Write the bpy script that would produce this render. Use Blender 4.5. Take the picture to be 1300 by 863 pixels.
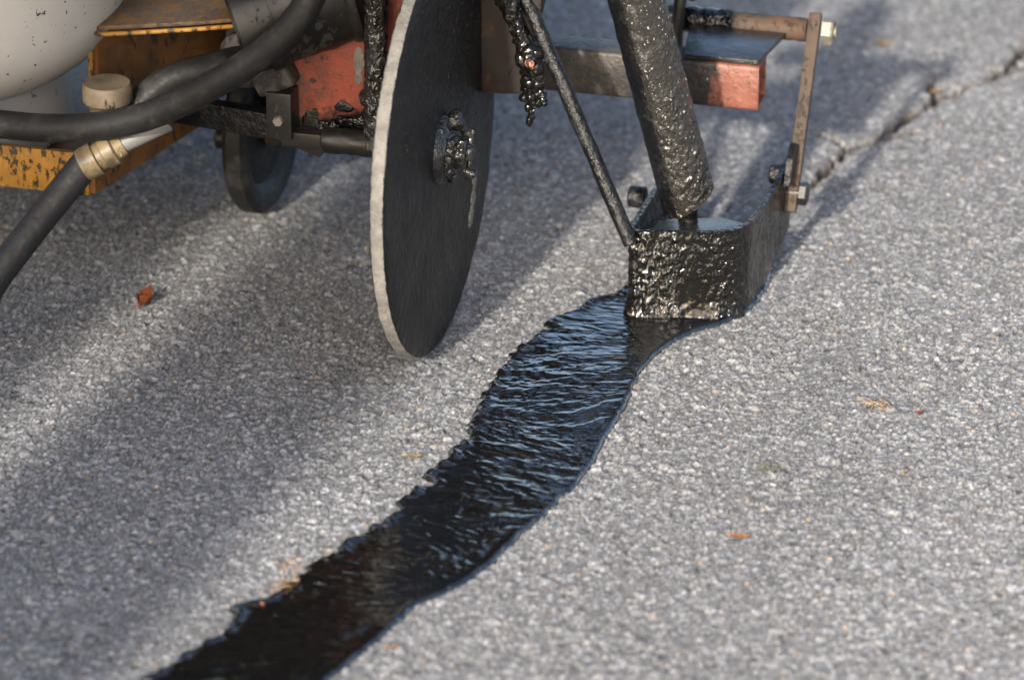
import bpy, bmesh, math, random
import numpy as np
from mathutils import Vector, Matrix, noise

for o in list(bpy.data.objects):
    bpy.data.objects.remove(o)
SC = bpy.context.scene
COL = SC.collection
R = math.radians

# ------------------------------------------------------------------ camera
# world frame: origin where the big steel wheel touches the road, +Y = travel, +X = along the axle
PITCH, HEAD = R(25.6), R(14.6)
cam_d = bpy.data.cameras.new('camera')
cam = bpy.data.objects.new('camera', cam_d)
COL.objects.link(cam)
cam.location = (0.745792, -2.662101, 1.323880)
cam.rotation_euler = (math.pi / 2 - PITCH, 0, HEAD)
cam_d.sensor_width = 36.0
cam_d.lens = 5328.0 / 1300.0 * 36.0
cam_d.clip_start, cam_d.clip_end = 0.05, 500
cam_d.dof.use_dof = True
cam_d.dof.focus_distance = 3.0
cam_d.dof.aperture_fstop = 5.0
cam_d.dof.aperture_blades = 9
SC.camera = cam

# ------------------------------------------------------------------ sky, sun, exposure
SUN_EL, SUN_AZ = R(25), R(7)          # light travels towards +Y, turned a little to +X
w = bpy.data.worlds.new('World')
SC.world = w
w.use_nodes = True
wn = w.node_tree
wn.nodes.clear()
sky = wn.nodes.new('ShaderNodeTexSky')
sky.sky_type = 'NISHITA'
sky.sun_disc = False
sky.sun_elevation = SUN_EL
sky.sun_rotation = math.pi + SUN_AZ
sky.air_density, sky.dust_density, sky.ozone_density = 0.9, 3.5, 0.7
bg = wn.nodes.new('ShaderNodeBackground')
bg.inputs['Strength'].default_value = 0.15
wo = wn.nodes.new('ShaderNodeOutputWorld')
wn.links.new(sky.outputs[0], bg.inputs[0])
wn.links.new(bg.outputs[0], wo.inputs[0])

sun_d = bpy.data.lights.new('sun', 'SUN')
sun_d.energy = 3.0
sun_d.angle = R(2.0)
sun_d.color = (1.0, 0.92, 0.81)
sun = bpy.data.objects.new('sun', sun_d)
COL.objects.link(sun)
LDIR = Vector((math.sin(SUN_AZ) * math.cos(SUN_EL), math.cos(SUN_AZ) * math.cos(SUN_EL), -math.sin(SUN_EL)))
sun.rotation_euler = (-LDIR).to_track_quat('Z', 'Y').to_euler()

vs = SC.view_settings
vs.view_transform = 'Standard'
vs.look = 'None'
vs.gamma = 1
vs.use_curve_mapping = False
vs.exposure = 1.36

# ------------------------------------------------------------------ helpers: objects
def tag(o, label=None, cat=None, group=None, kind=None):
    if label: o['label'] = label
    if cat: o['category'] = cat
    if group: o['group'] = group
    if kind: o['kind'] = kind
    return o

def empty(name, loc=(0, 0, 0), rot=(0, 0, 0)):
    o = bpy.data.objects.new(name, None)
    o.empty_display_size = 0.05
    o.location = loc
    o.rotation_euler = rot
    COL.objects.link(o)
    return o

def obj(name, bm, mats, parent=None, smooth=40, label=None):
    me = bpy.data.meshes.new(name)
    bmesh.ops.recalc_face_normals(bm, faces=bm.faces)
    bm.to_mesh(me)
    bm.free()
    if not isinstance(mats, (list, tuple)): mats = [mats]
    for m in mats: me.materials.append(m)
    if smooth:
        me.polygons.foreach_set('use_smooth', [True] * len(me.polygons))
        me.set_sharp_from_angle(angle=R(smooth))
    o = bpy.data.objects.new(name, me)
    COL.objects.link(o)
    if parent: o.parent = parent
    if label: o['label'] = label
    return o

# ------------------------------------------------------------------ helpers: shapes (all add to a bmesh)
def frame_from(d, up=(0, 0, 1)):
    d = Vector(d).normalized()
    u = Vector(up)
    if abs(d.dot(u)) > 0.97: u = Vector((0, 1, 0))
    a = u.cross(d).normalized()
    b = d.cross(a).normalized()
    return a, b, d

def box(bm, c, size, rot=None, bevel=0.0, seg=2):
    m = Matrix.Translation(Vector(c))
    if rot: m = m @ rot.to_4x4()
    m = m @ Matrix.Diagonal((size[0], size[1], size[2], 1))
    r = bmesh.ops.create_cube(bm, size=1, matrix=m)
    if bevel:
        es = list({e for v in r['verts'] for e in v.link_edges})
        bmesh.ops.bevel(bm, geom=es, offset=bevel, segments=seg, profile=0.6, affect='EDGES')

def bar(bm, p0, p1, wdt, thk, up=(0, 0, 1), bevel=0.001):
    p0, p1 = Vector(p0), Vector(p1)
    a, b, d = frame_from(p1 - p0, up)
    rot = Matrix((a, b, d)).transposed()
    box(bm, (p0 + p1) / 2, (wdt, thk, (p1 - p0).length), rot, bevel)

def prism(bm, pts, thick, bevel=0.0):
    """closed 3D polygon (planar) pushed along its normal by thick"""
    vsx = [bm.verts.new(p) for p in pts]
    f = bm.faces.new(vsx)
    f.normal_update()
    n = f.normal.copy() * thick
    r = bmesh.ops.extrude_face_region(bm, geom=[f])
    nv = [g for g in r['geom'] if isinstance(g, bmesh.types.BMVert)]
    for v in nv: v.co += n
    if bevel:
        es = list({e for v in vsx + nv for e in v.link_edges})
        bmesh.ops.bevel(bm, geom=es, offset=bevel, segments=2, profile=0.6, affect='EDGES')

def tube(bm, pts, radii, seg=20, cap=True, bump=None):
    """rings along a polyline; radii a number or list; bump(p)->radial offset"""
    pts = [Vector(p) for p in pts]
    if not isinstance(radii, (list, tuple)): radii = [radii] * len(pts)
    rings = []
    a = None
    for i, p in enumerate(pts):
        d = (pts[min(i + 1, len(pts) - 1)] - pts[max(i - 1, 0)])
        if d.length < 1e-9: d = Vector((0, 0, 1))
        d.normalize()
        if a is None: a, b, _ = frame_from(d)
        else:
            a = (a - d * a.dot(d)).normalized()
            b = d.cross(a)
        ring = []
        for k in range(seg):
            t = 2 * math.pi * k / seg
            dirv = a * math.cos(t) + b * math.sin(t)
            q = p + dirv * radii[i]
            if bump: q = q + dirv * bump(q)
            ring.append(bm.verts.new(q))
        rings.append(ring)
    for r0, r1 in zip(rings, rings[1:]):
        for k in range(seg):
            bm.faces.new((r0[k], r0[(k + 1) % seg], r1[(k + 1) % seg], r1[k]))
    if cap:
        bm.faces.new(rings[0][::-1])
        bm.faces.new(rings[-1])

def rod(bm, p0, p1, r, seg=20, cham=0.0008, n=1, bump=None):
    p0, p1 = Vector(p0), Vector(p1)
    d = (p1 - p0).normalized()
    pts = [p0, p0 + d * cham]
    rr = [r - cham, r]
    L = (p1 - p0).length
    for i in range(1, n):
        pts.append(p0 + d * (L * i / n)); rr.append(r)
    pts += [p1 - d * cham, p1]
    rr += [r, r - cham]
    tube(bm, pts, rr, seg, bump=bump)

def pipe(bm, p0, p1, ro, ri, seg=32, n=1, bump=None):
    """hollow tube"""
    p0, p1 = Vector(p0), Vector(p1)
    pts = [p0.lerp(p1, i / n) for i in range(n + 1)]
    pts += [p1, p0, p0]
    rr = [ro] * (n + 1) + [ri, ri, ro]
    a, b, d = frame_from(p1 - p0)
    rings = []
    for p, r in zip(pts[:-1], rr[:-1]):
        ring = []
        for k in range(seg):
            t = 2 * math.pi * k / seg
            dv = a * math.cos(t) + b * math.sin(t)
            q = p + dv * r
            if bump: q = q + dv * bump(q)
            ring.append(bm.verts.new(q))
        rings.append(ring)
    rings.append(rings[0])
    for r0, r1 in zip(rings, rings[1:]):
        for k in range(seg):
            bm.faces.new((r0[k], r0[(k + 1) % seg], r1[(k + 1) % seg], r1[k]))

def spline(pts, n):
    pts = [Vector(p) for p in pts]
    P = [pts[0] * 2 - pts[1]] + pts + [pts[-1] * 2 - pts[-2]]
    out = []
    for i in range(1, len(P) - 2):
        p0, p1, p2, p3 = P[i - 1:i + 3]
        for k in range(n):
            t = k / n
            out.append(0.5 * ((2 * p1) + (p2 - p0) * t + (2 * p0 - 5 * p1 + 4 * p2 - p3) * t * t + (3 * p1 - p0 - 3 * p2 + p3) * t ** 3))
    out.append(pts[-1])
    return out

def lathe(bm, c, axis, prof, seg=48):
    """prof: list of (r, h) along axis; closed when it starts and ends at r = 0"""
    a, b, d = frame_from(axis)
    c = Vector(c)
    rings = []
    for r, h in prof:
        if r < 1e-6: rings.append([bm.verts.new(c + d * h)])
        else: rings.append([bm.verts.new(c + d * h + (a * math.cos(2 * math.pi * k / seg) + b * math.sin(2 * math.pi * k / seg)) * r) for k in range(seg)])
    for r0, r1 in zip(rings, rings[1:]):
        for k in range(seg):
            k2 = (k + 1) % seg
            if len(r0) == 1 and len(r1) == 1: break
            if len(r0) == 1: bm.faces.new((r0[0], r1[k], r1[k2]))
            elif len(r1) == 1: bm.faces.new((r0[k], r0[k2], r1[0]))
            else: bm.faces.new((r0[k], r0[k2], r1[k2], r1[k]))

def hexnut(bm, c, axis, r, h):
    lathe(bm, c, axis, [(0, 0), (r, 0), (r, h * .8), (r * .86, h), (0, h)], seg=6)

def lump(bm, c, r, amp=0.45, freq=90, sub=3, stretch=(1, 1, 1), seed=0):
    m = Matrix.Translation(Vector(c)) @ Matrix.Diagonal((r * stretch[0], r * stretch[1], r * stretch[2], 1))
    q = bmesh.ops.create_icosphere(bm, subdivisions=sub, radius=1, matrix=m)
    for v in q['verts']:
        d = v.co - Vector(c)
        v.co += d * amp * noise.turbulence(v.co * freq + Vector((seed * 3.1, seed, 0)), 3, False)

def tarskin(scale=160, amp=0.0012, seed=0):
    o = Vector((seed * 7.3, seed * 2.1, seed))
    return lambda p: amp * (noise.noise(p * scale + o) + 0.6 * noise.noise(p * scale * 2.3 + o))

# ------------------------------------------------------------------ helpers: materials
class NT:
    def __init__(s, name):
        s.m = bpy.data.materials.new(name)
        s.m.use_nodes = True
        s.t = s.m.node_tree
        s.b = s.t.nodes['Principled BSDF']
        s.tc = s.t.nodes.new('ShaderNodeTexCoord').outputs['Object']
    def n(s, kind, **kw):
        x = s.t.nodes.new('ShaderNode' + kind)
        for k, v in kw.items():
            if k in x.inputs: 
                if hasattr(v, 'is_linked') or isinstance(v, bpy.types.NodeSocket): s.t.links.new(v, x.inputs[k])
                else: x.inputs[k].default_value = v
            else: setattr(x, k, v)
        return x
    def l(s, a, b): s.t.links.new(a, b)
    def noise(s, scale, detail=4, rough=.6, vec=None):
        x = s.n('TexNoise'); x.inputs['Scale'].default_value = scale
        x.inputs['Detail'].default_value = detail; x.inputs['Roughness'].default_value = rough
        s.l(vec or s.tc, x.inputs['Vector']); return x.outputs['Fac']
    def voro(s, scale, feature='F1', vec=None, out='Distance'):
        x = s.n('TexVoronoi'); x.feature = feature; x.inputs['Scale'].default_value = scale
        s.l(vec or s.tc, x.inputs['Vector']); return x.outputs[out]
    def ramp(s, fac, lo, hi, inv=False):
        x = s.n('MapRange'); x.interpolation_type = 'SMOOTHSTEP'
        s.l(fac, x.inputs['Value'])
        x.inputs['From Min'].default_value = lo; x.inputs['From Max'].default_value = hi
        if inv: x.inputs['To Min'].default_value = 1; x.inputs['To Max'].default_value = 0
        return x.outputs[0]
    def mix(s, fac, a, b):
        x = s.n('Mix'); x.data_type = 'RGBA'
        for v, i in ((fac, 0), (a, 6), (b, 7)):
            if isinstance(v, bpy.types.NodeSocket): s.l(v, x.inputs[i])
            elif i == 0: x.inputs[0].default_value = v
            else: x.inputs[i].default_value = (*v, 1)
        return x.outputs[2]
    def math(s, op, a, b=0.5):
        x = s.n('Math'); x.operation = op
        for v, i in ((a, 0), (b, 1)):
            if isinstance(v, bpy.types.NodeSocket): s.l(v, x.inputs[i])
            else: x.inputs[i].default_value = v
        return x.outputs[0]
    def set(s, **kw):
        nm = dict(color='Base Color', rough='Roughness', metal='Metallic', coat='Coat Weight', spec='Specular IOR Level')
        for k, v in kw.items():
            i = s.b.inputs[nm[k]]
            if isinstance(v, bpy.types.NodeSocket): s.l(v, i)
            elif k == 'color': i.default_value = (*v, 1)
            else: i.default_value = v
    def bump(s, h, dist, strength=1.0):
        x = s.n('Bump'); x.inputs['Strength'].default_value = strength
        x.inputs['Distance'].default_value = dist
        s.l(h, x.inputs['Height']); s.l(x.outputs[0], s.b.inputs['Normal'])

def mat_tar(name, base=(.009, .0085, .008), r0=.1, r1=.4, scale=120, dist=.002, dust=0.0, dustcol=(.12, .11, .1), beads=0, ior=1.6, specks=False):
    N = NT(name)
    a = N.noise(scale, 4, .55)
    b = N.noise(scale * 3.2, 3, .6)
    c = N.noise(scale * .22, 3, .5)
    col = base
    if dust:
        d1 = N.ramp(N.noise(scale * 1.7, 5, .7), .5, .72)
        d2 = N.ramp(c, .35, .65)
        col = N.mix(N.math('MULTIPLY', N.math('MULTIPLY', d1, d2), dust), base, dustcol)
    rr = N.n('MapRange'); N.l(c, rr.inputs['Value'])
    rr.inputs['From Min'].default_value = .3; rr.inputs['From Max'].default_value = .7
    rr.inputs['To Min'].default_value = r0; rr.inputs['To Max'].default_value = r1
    if specks:
        col = N.mix(N.ramp(N.noise(330, 2, .5), specks, specks + .04), col, (.34, .31, .27))
    N.set(color=col, rough=rr.outputs[0])
    N.b.inputs['IOR'].default_value = ior
    hgt = N.math('ADD', a, N.math('MULTIPLY', b, .45))
    if beads:
        mpz = N.n('Mapping'); N.l(N.tc, mpz.inputs[0]); mpz.inputs['Scale'].default_value = (1, 1, .45)
        wv = N.n('Vector' + 'Math'); wv.operation = 'MULTIPLY_ADD'
        nz = N.n('TexNoise'); nz.inputs['Scale'].default_value = beads * .6; N.l(N.tc, nz.inputs['Vector'])
        N.l(nz.outputs['Color'], wv.inputs[0]); wv.inputs[1].default_value = (.006,) * 3; N.l(N.tc, wv.inputs[2])
        mpb = N.n('Mapping'); N.l(wv.outputs[0], mpb.inputs[0]); mpb.inputs['Scale'].default_value = (1, 1, .55)
        v1 = N.voro(beads, 'SMOOTH_F1', mpb.outputs[0]); v2 = N.voro(beads * 2.1, 'SMOOTH_F1', mpb.outputs[0])
        bd = N.math('ADD', N.math('MULTIPLY', N.ramp(v1, .05, .75, True), 1.6), N.math('MULTIPLY', N.ramp(v2, .05, .75, True), .6))
        hgt = N.math('ADD', N.math('MULTIPLY', hgt, .22), N.math('MULTIPLY', bd, N.ramp(N.noise(42, 3, .6, mpz.outputs[0]), .34, .62)))
    N.bump(hgt, dist)
    return N.m

def mat_paint(name, paint, chip=(.03, .022, .018), rust=(.16, .06, .02), scale=220, chips=.6, rustn=.55, dirt=.5, dirtcol=(.03, .027, .024), rough=.5):
    N = NT(name)
    big = N.noise(26, 5, .65)
    fine = N.noise(scale, 4, .6)
    v = N.voro(scale * .8)
    c = N.mix(N.ramp(N.noise(60, 4), .35, .7), paint, tuple(x * .78 for x in paint))
    c = N.mix(N.ramp(big, rustn, rustn + .12), c, N.mix(fine, rust, tuple(x * .5 for x in rust)))
    mp = N.n('Mapping'); N.l(N.tc, mp.inputs[0]); mp.inputs['Scale'].default_value = (1, 1, .5)
    ch = N.ramp(N.math('ADD', N.noise(scale, 5, .7, mp.outputs[0]), N.math('MULTIPLY', N.math('SUBTRACT', N.noise(22, 3, .6), .5), .45)), chips, chips + .04)
    c = N.mix(ch, c, chip)
    c = N.mix(N.math('MULTIPLY', N.ramp(N.noise(15, 6, .7), .42, .7), dirt), c, dirtcol)
    N.set(color=c, rough=rough, spec=.4)
    N.bump(N.math('SUBTRACT', N.math('MULTIPLY', fine, .4), ch), .0006)
    return N.m

def mat_steel(name, col=(.3, .28, .25), rough=.55, metal=.3, scale=300, dist=.0006, var=.5):
    N = NT(name)
    f = N.noise(scale, 4, .6)
    c = N.mix(N.ramp(N.noise(scale * .2, 5, .65), .3, .7), col, tuple(x * var for x in col))
    c = N.mix(N.ramp(f, .62, .7), c, tuple(x * .3 for x in col))
    N.set(color=c, rough=rough, metal=metal)
    N.bump(f, dist)
    return N.m

def mat_rubber(name, col=(.009, .009, .0095), rough=.5, scuff=.5):
    N = NT(name)
    f = N.noise(240, 4, .6)
    s = N.ramp(N.noise(45, 6, .7), .5, .75)
    c = N.mix(N.math('MULTIPLY', s, scuff), col, (.075, .068, .06))
    N.set(color=c, rough=N.ramp(f, -.5, 1.3), spec=.35)
    N.b.inputs['Roughness'].default_value = rough
    N.bump(f, .0004)
    return N.m

M = {}
M['tar_wet'] = mat_tar('wet_tar', base=(.004, .004, .004), r0=.04, r1=.14, scale=60, dist=.0003, ior=1.65)
for _m in ('tar_wet',):
    _b = M[_m].node_tree.nodes['Principled BSDF']; _b.inputs['Coat Weight'].default_value = 0.25; _b.inputs['Coat Roughness'].default_value = .05; _b.inputs['Coat IOR'].default_value = 1.6

M['tar_glossy'] = mat_tar('glossy_tar_crust', base=(.004, .0038, .0035), r0=.07, r1=.2, scale=150, dist=.0008, dust=.12, beads=300, ior=1.5)
M['tar_matt'] = mat_tar('matt_tar_crust', base=(.004, .0042, .005), r0=.26, r1=.45, scale=130, dist=.0022, dust=.8, dustcol=(.045, .044, .043), ior=1.4)
M['tar_grey'] = mat_tar('dusty_tar_crust', base=(.016, .015, .014), r0=.14, r1=.34, scale=230, dist=.0014, dust=.7, dustcol=(.09, .083, .075), beads=250)
M['tar_pipe'] = mat_tar('dusty_pipe_tar', base=(.02, .019, .0175), r0=.12, r1=.3, scale=260, dist=.0008, dust=.6, dustcol=(.11, .103, .092), beads=300, specks=.66)  # real dust, plus pale specks that paint in the sun glints
M['wheel_face'] = mat_tar('scuffed_wheel_tar', base=(.005, .0052, .006), r0=.24, r1=.5, scale=120, dist=.0022, dust=.8, dustcol=(.05, .049, .048), ior=1.38, specks=.72)
M['tar_film'] = mat_tar('thin_tar_film', base=(.012, .012, .0125), r0=.1, r1=.34, scale=110, dist=.0008, dust=.6, dustcol=(.08, .08, .085))
M['orange'] = mat_paint('chipped_orange_paint', (.34, .165, .022), scale=170, chips=.545, rustn=.62, dirt=.35)
M['shaded_orange'] = mat_paint('dirty_shaded_orange_paint', (.17, .075, .018), scale=130, chips=.6, rustn=.56, dirt=.6)  # the orange paint darkened for faces in shade, plus random dirt
M['rusty_top'] = mat_paint('rusty_scraped_paint', (.13, .072, .03), chip=(.06, .05, .045), rust=(.09, .06, .045), scale=130, chips=.52, rustn=.46, dirt=.75, dirtcol=(.05, .042, .036))
M['red'] = mat_paint('chipped_red_paint', (.21, .045, .025), chip=(.13, .115, .1), rust=(.22, .07, .03), scale=90, chips=.62, rustn=.56, dirt=.85, dirtcol=(.04, .028, .022))
M['salmon'] = mat_paint('faded_red_paint', (.5, .16, .1), chip=(.03, .025, .022), rust=(.18, .06, .03), scale=150, chips=.6, rustn=.58, dirt=.8, dirtcol=(.03, .026, .024))
M['maroon'] = mat_paint('scorched_maroon_paint', (.018, .012, .0115), rust=(.1, .05, .03), scale=110, chips=.6, rustn=.55, dirt=.8)
M['rust'] = mat_paint('rusty_iron', (.062, .04, .027), chip=(.025, .02, .017), rust=(.11, .055, .026), scale=260, chips=.56, rustn=.5, dirt=.55, rough=.75)
M['dark_iron'] = mat_paint('oily_dark_iron', (.010, .0095, .0095), chip=(.06, .055, .05), rust=(.03, .017, .011), scale=170, chips=.66, rustn=.62, dirt=.5, rough=.42)
M['scorched'] = mat_paint('scorched_steel', (.012, .012, .0125), chip=(.045, .042, .038), rust=(.022, .018, .015), scale=110, chips=.58, rustn=.5, dirt=.4, dirtcol=(.008, .008, .008), rough=.4)
M['grey_cast'] = mat_paint('grey_cast_iron', (.06, .056, .05), chip=(.02, .018, .016), rust=(.06, .05, .04), scale=140, chips=.52, rustn=.5, dirt=.7, rough=.6)
M['tread'] = mat_steel('dusty_worn_tread', (.2, .19, .172), .85, 0.0, 420, .0014, .6)
M['zinc'] = mat_steel('zinc_bolt', (.22, .2, .165), .5, .3)
M['brass'] = mat_paint('dull_brass', (.2, .15, .08), chip=(.32, .27, .19), rust=(.1, .075, .045), scale=160, chips=.6, rustn=.52, dirt=.5, rough=.42)
M['tan_cap'] = mat_paint('dirty_tan_cap', (.19, .145, .095), chip=(.04, .033, .025), rust=(.12, .09, .06), scale=110, chips=.62, rustn=.55, dirt=.4, rough=.55)
M['grey_pin'] = mat_steel('grey_plastic', (.17, .17, .17), .5, 0, 120, .0002, .85)
M['rubber'] = mat_rubber('black_rubber')
M['rubber_blue'] = mat_rubber('charcoal_hose', (.014, .0145, .017), .5, .2)
M['black'] = mat_paint('black_kettle_paint', (.006, .006, .0065), rust=(.012, .009, .007), scale=80, chips=.72, rustn=.66, dirt=.3, dirtcol=(.004, .004, .004))
M['tyre'] = mat_rubber('dirty_caster_rubber', (.007, .007, .007), .7, .35)

def mat_tank():
    N = NT('white_tank_paint')
    c = N.mix(N.ramp(N.noise(9, 5, .6), .3, .7), (.50, .48, .445), (.42, .40, .37))
    spots = N.ramp(N.noise(170, 3, .6), .655, .68)
    c = N.mix(spots, c, (.05, .04, .035))
    c = N.mix(N.math('MULTIPLY', N.ramp(N.noise(40, 5, .75), .6, .75), .35), c, (.3, .17, .1))
    N.set(color=c, rough=.4)
    N.bump(N.noise(60, 3), .0004)
    return N.m
M['tank'] = mat_tank()

def mat_asphalt():
    N = NT('weathered_asphalt')
    at = N.n('Attribute'); at.attribute_name = 'stone'
    grain = N.noise(900, 3, .6)
    c = N.mix(N.math('MULTIPLY', N.ramp(grain, .42, .68), .5), at.outputs['Color'], (.085, .084, .083))
    N.set(color=c, rough=.82, spec=.3)
    N.bump(grain, .0006, .8)
    return N.m
M['asphalt'] = mat_asphalt()

# ------------------------------------------------------------------ numpy noise
def hash2(i, j, k):
    h = (i.astype(np.int64) * 374761393 + j.astype(np.int64) * 668265263 + k * 1442695041) & 0xffffffff
    h = ((h ^ (h >> 13)) * 1274126177) & 0xffffffff
    h = h ^ (h >> 16)
    return (h & 0xffffff).astype(np.float32) / np.float32(0xffffff)

def vnoise(x, y, k):
    i, j = np.floor(x).astype(np.int64), np.floor(y).astype(np.int64)
    fx, fy = (x - i).astype(np.float32), (y - j).astype(np.float32)
    fx, fy = fx * fx * (3 - 2 * fx), fy * fy * (3 - 2 * fy)
    a, b = hash2(i, j, k), hash2(i + 1, j, k)
    c, d = hash2(i, j + 1, k), hash2(i + 1, j + 1, k)
    return (a + (b - a) * fx) * (1 - fy) + (c + (d - c) * fx) * fy

def fbm(x, y, k, o=4):
    s, a, t = 0, .5, 0
    for i in range(o):
        s = s + a * vnoise(x * 2 ** i + 17.3 * i, y * 2 ** i + 5.1 * i, k + i); t += a; a *= .55
    return s / t

def voronoi(x, y, cell, k):
    gx, gy = x / cell, y / cell
    i0, j0 = np.floor(gx).astype(np.int64), np.floor(gy).astype(np.int64)
    f1 = np.full(x.shape, 9., np.float32); f2 = f1.copy()
    r1 = np.zeros(x.shape, np.float32); r2 = r1.copy(); r3 = r1.copy()
    for di in (-1, 0, 1):
        for dj in (-1, 0, 1):
            i, j = i0 + di, j0 + dj
            px = i + hash2(i, j, k); py = j + hash2(i, j, k + 1)
            d = np.hypot(gx - px, gy - py).astype(np.float32)
            near = d < f1
            f2 = np.where(near, f1, np.minimum(f2, d))
            f1 = np.where(near, d, f1)
            r1 = np.where(near, hash2(i, j, k + 2), r1)
            r2 = np.where(near, hash2(i, j, k + 3), r2)
            r3 = np.where(near, hash2(i, j, k + 4), r3)
    return f1, f2, r1, r2, r3

def sstep(x, a, b):
    t = np.clip((x - a) / (b - a), 0, 1)
    return t * t * (3 - 2 * t)

def seg_dist(x, y, pts):
    best = np.full(x.shape, 1e9, np.float32); along = np.zeros(x.shape, np.float32); s0 = 0.
    for (ax, ay), (bx, by) in zip(pts, pts[1:]):
        dx, dy = bx - ax, by - ay; L2 = dx * dx + dy * dy
        t = np.clip(((x - ax) * dx + (y - ay) * dy) / L2, 0, 1)
        d = np.hypot(x - ax - t * dx, y - ay - t * dy)
        along = np.where(d < best, s0 + t * math.sqrt(L2), along)
        best = np.minimum(best, d)
        s0 += math.sqrt(L2)
    return best, along

CRACK = [(.165, .18), (.178, .24), (.197, .300), (.203, .335), (.21, .3627), (.214, .395), (.221, .4234), (.2413, .454), (.2480, .480), (.2559, .5008), (.2655, .523), (.2739, .5494), (.286, .566), (.3002, .5921), (.311, .605), (.3204, .6338), (.3268, .682), (.345, .74), (.36, .82), (.42, 1.0), (.47, 1.5), (.8, 2.6), (1.2, 4.0)]

def ground_height_colour(X, Y):
    wx = X + .0012 * (fbm(X * 380, Y * 380, 60, 2) - .5) * 2
    wy = Y + .0012 * (fbm(X * 380, Y * 380, 70, 2) - .5) * 2
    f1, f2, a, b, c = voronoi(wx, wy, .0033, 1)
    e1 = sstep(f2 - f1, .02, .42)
    g1, g2, a2, b2, c2 = voronoi(wx + .3, wy, .0021, 20)
    e2 = sstep(g2 - g1, .02, .4)
    big = a > .38                              # coarse stone here, else fines
    hb = .0007 + .0010 * b
    h_big = hb * e1 ** .7
    h_small = (.0002 + .0007 * b2) * e2
    h = np.where(big, np.maximum(h_big, h_small * .6), h_small)
    tilt = (hash2((c * 999).astype(np.int64), (b * 999).astype(np.int64), 5) - .5) * .0009 * (f1)
    h = h + np.where(big, tilt, 0) - .0012
    h += .0010 * (fbm(X * 14, Y * 14, 90, 3) - .5)
    h += .0005 * (fbm(X * 900, Y * 900, 95, 2) - .5)
    # stone colours
    v = np.where(big, .145 + .29 * c ** 1.3, .13 + .23 * c2)
    v = np.where(big & (c > .94), .45, v)
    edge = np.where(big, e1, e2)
    q1, q2, a3, b3, c3 = voronoi(wx + .7, wy + .2, .0085, 130)          # a few larger stones
    e3 = sstep(q2 - q1, .05, .4) * (q1 < .48)
    huge = (a3 > .95) & (e3 > .1)
    h = np.where(huge, np.maximum(h, -.0002 + .0009 * e3 + .0004 * b3), h)
    v = np.where(huge, .2 + .2 * c3, v)
    pit = (a3 < .07) & (q1 < .33)
    h = np.where(pit, h - .0015, h)
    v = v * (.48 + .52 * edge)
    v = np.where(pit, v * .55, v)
    tint = np.where(big, b, b2)
    colr = np.stack([v * (.992 + .05 * (tint - .5)), v * (1.0 + 0 * v), v * (1.012 - .05 * (tint - .55))], -1)
    tan = ((tint > .99) & (edge > .3))[..., None]
    colr = np.where(tan, v[..., None] * np.array([1.35, 1.05, .75]), colr)
    mott = (.80 + .40 * fbm(X * 7, Y * 7, 33, 5))[..., None]
    colr = colr * mott
    # the open crack with its dirt
    near = (np.abs(X) < 3) & (np.abs(Y) < 5)
    JX = X + .006 * (fbm(X * 110, Y * 110, 44, 4) - .5); JY = Y + .006 * (fbm(X * 110, Y * 110, 47, 4) - .5)
    d, s = seg_dist(JX, JY, CRACK)
    for br in ([(.221, .4234), (.205, .445), (.19, .452)], [(.2739, .5494), (.263, .575), (.262, .60)], [(.2413, .454), (.258, .462), (.268, .478)], [(.3204, .6338), (.338, .645), (.352, .668)]):
        db, _ = seg_dist(JX, JY, br)
        d = np.minimum(d, db + .0019)
    wd = .0019 + .0022 * sstep(fbm(s * 45, s * 0 + 3, 51, 3), .38, .66)
    cut = sstep(wd * 1.5 - d, 0, .002)
    dirt = sstep(.013 - d, 0, .012) * sstep(fbm(X * 120, Y * 120, 55, 3), .3, .62)
    h = h - cut * .009 - dirt * .0008
    dc = np.array([.11, .082, .056])
    colr = colr * (1 - .65 * dirt[..., None]) + dc * .65 * dirt[..., None]
    colr = colr * (1 - cut[..., None]) + np.array([.025, .02, .016]) * cut[..., None]
    # soil dragged out beside the sealed strip
    for cx, cy, rr in ((.004, -.384, .02), (-.004, -.352, .014), (-.012, -.415, .016), (.018, -.335, .012)):
        dd = np.hypot((X - cx), (Y - cy) * .7)
        q = (sstep(rr - dd, 0, rr * .8) * sstep(fbm(X * 160, Y * 160, 77, 3), .38, .6) * .75)[..., None]
        colr = colr * (1 - q) + np.array([.30, .20, .12]) * q
    return h.astype(np.float32), colr.astype(np.float32)

def grid_obj(name, P, faces_shape, mats, kind=None):
    nv, nu = faces_shape
    me = bpy.data.meshes.new(name)
    nV = nu * nv
    idx = np.arange(nV).reshape(nv, nu)
    q = np.stack([idx[:-1, :-1], idx[:-1, 1:], idx[1:, 1:], idx[1:, :-1]], -1).reshape(-1, 4)
    nf = len(q)
    me.vertices.add(nV)
    me.vertices.foreach_set('co', P.reshape(-1).astype(np.float32))
    me.loops.add(nf * 4)
    me.loops.foreach_set('vertex_index', q.reshape(-1).astype(np.int32))
    me.polygons.add(nf)
    me.polygons.foreach_set('loop_start', np.arange(0, nf * 4, 4, dtype=np.int32))
    me.polygons.foreach_set('use_smooth', np.ones(nf, dtype=bool))
    me.update(calc_edges=True)
    me.validate()
    for m in mats: me.materials.append(m)
    o = bpy.data.objects.new(name, me)
    COL.objects.link(o)
    if kind: o['kind'] = kind
    return o

# ------------------------------------------------------------------ road surface (one sheet to the horizon)
def axis_samples(a, b, step, far=120., grow=1.22):
    core = list(np.arange(a, b + step * .5, step))
    lo, d = [], step
    x = a
    while x > -far:
        d *= grow; x -= d; lo.append(x)
    hi, d = [], step
    x = b
    while x < far:
        d *= grow; x += d; hi.append(x)
    return np.array(lo[::-1] + core + hi, dtype=np.float64)

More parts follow.
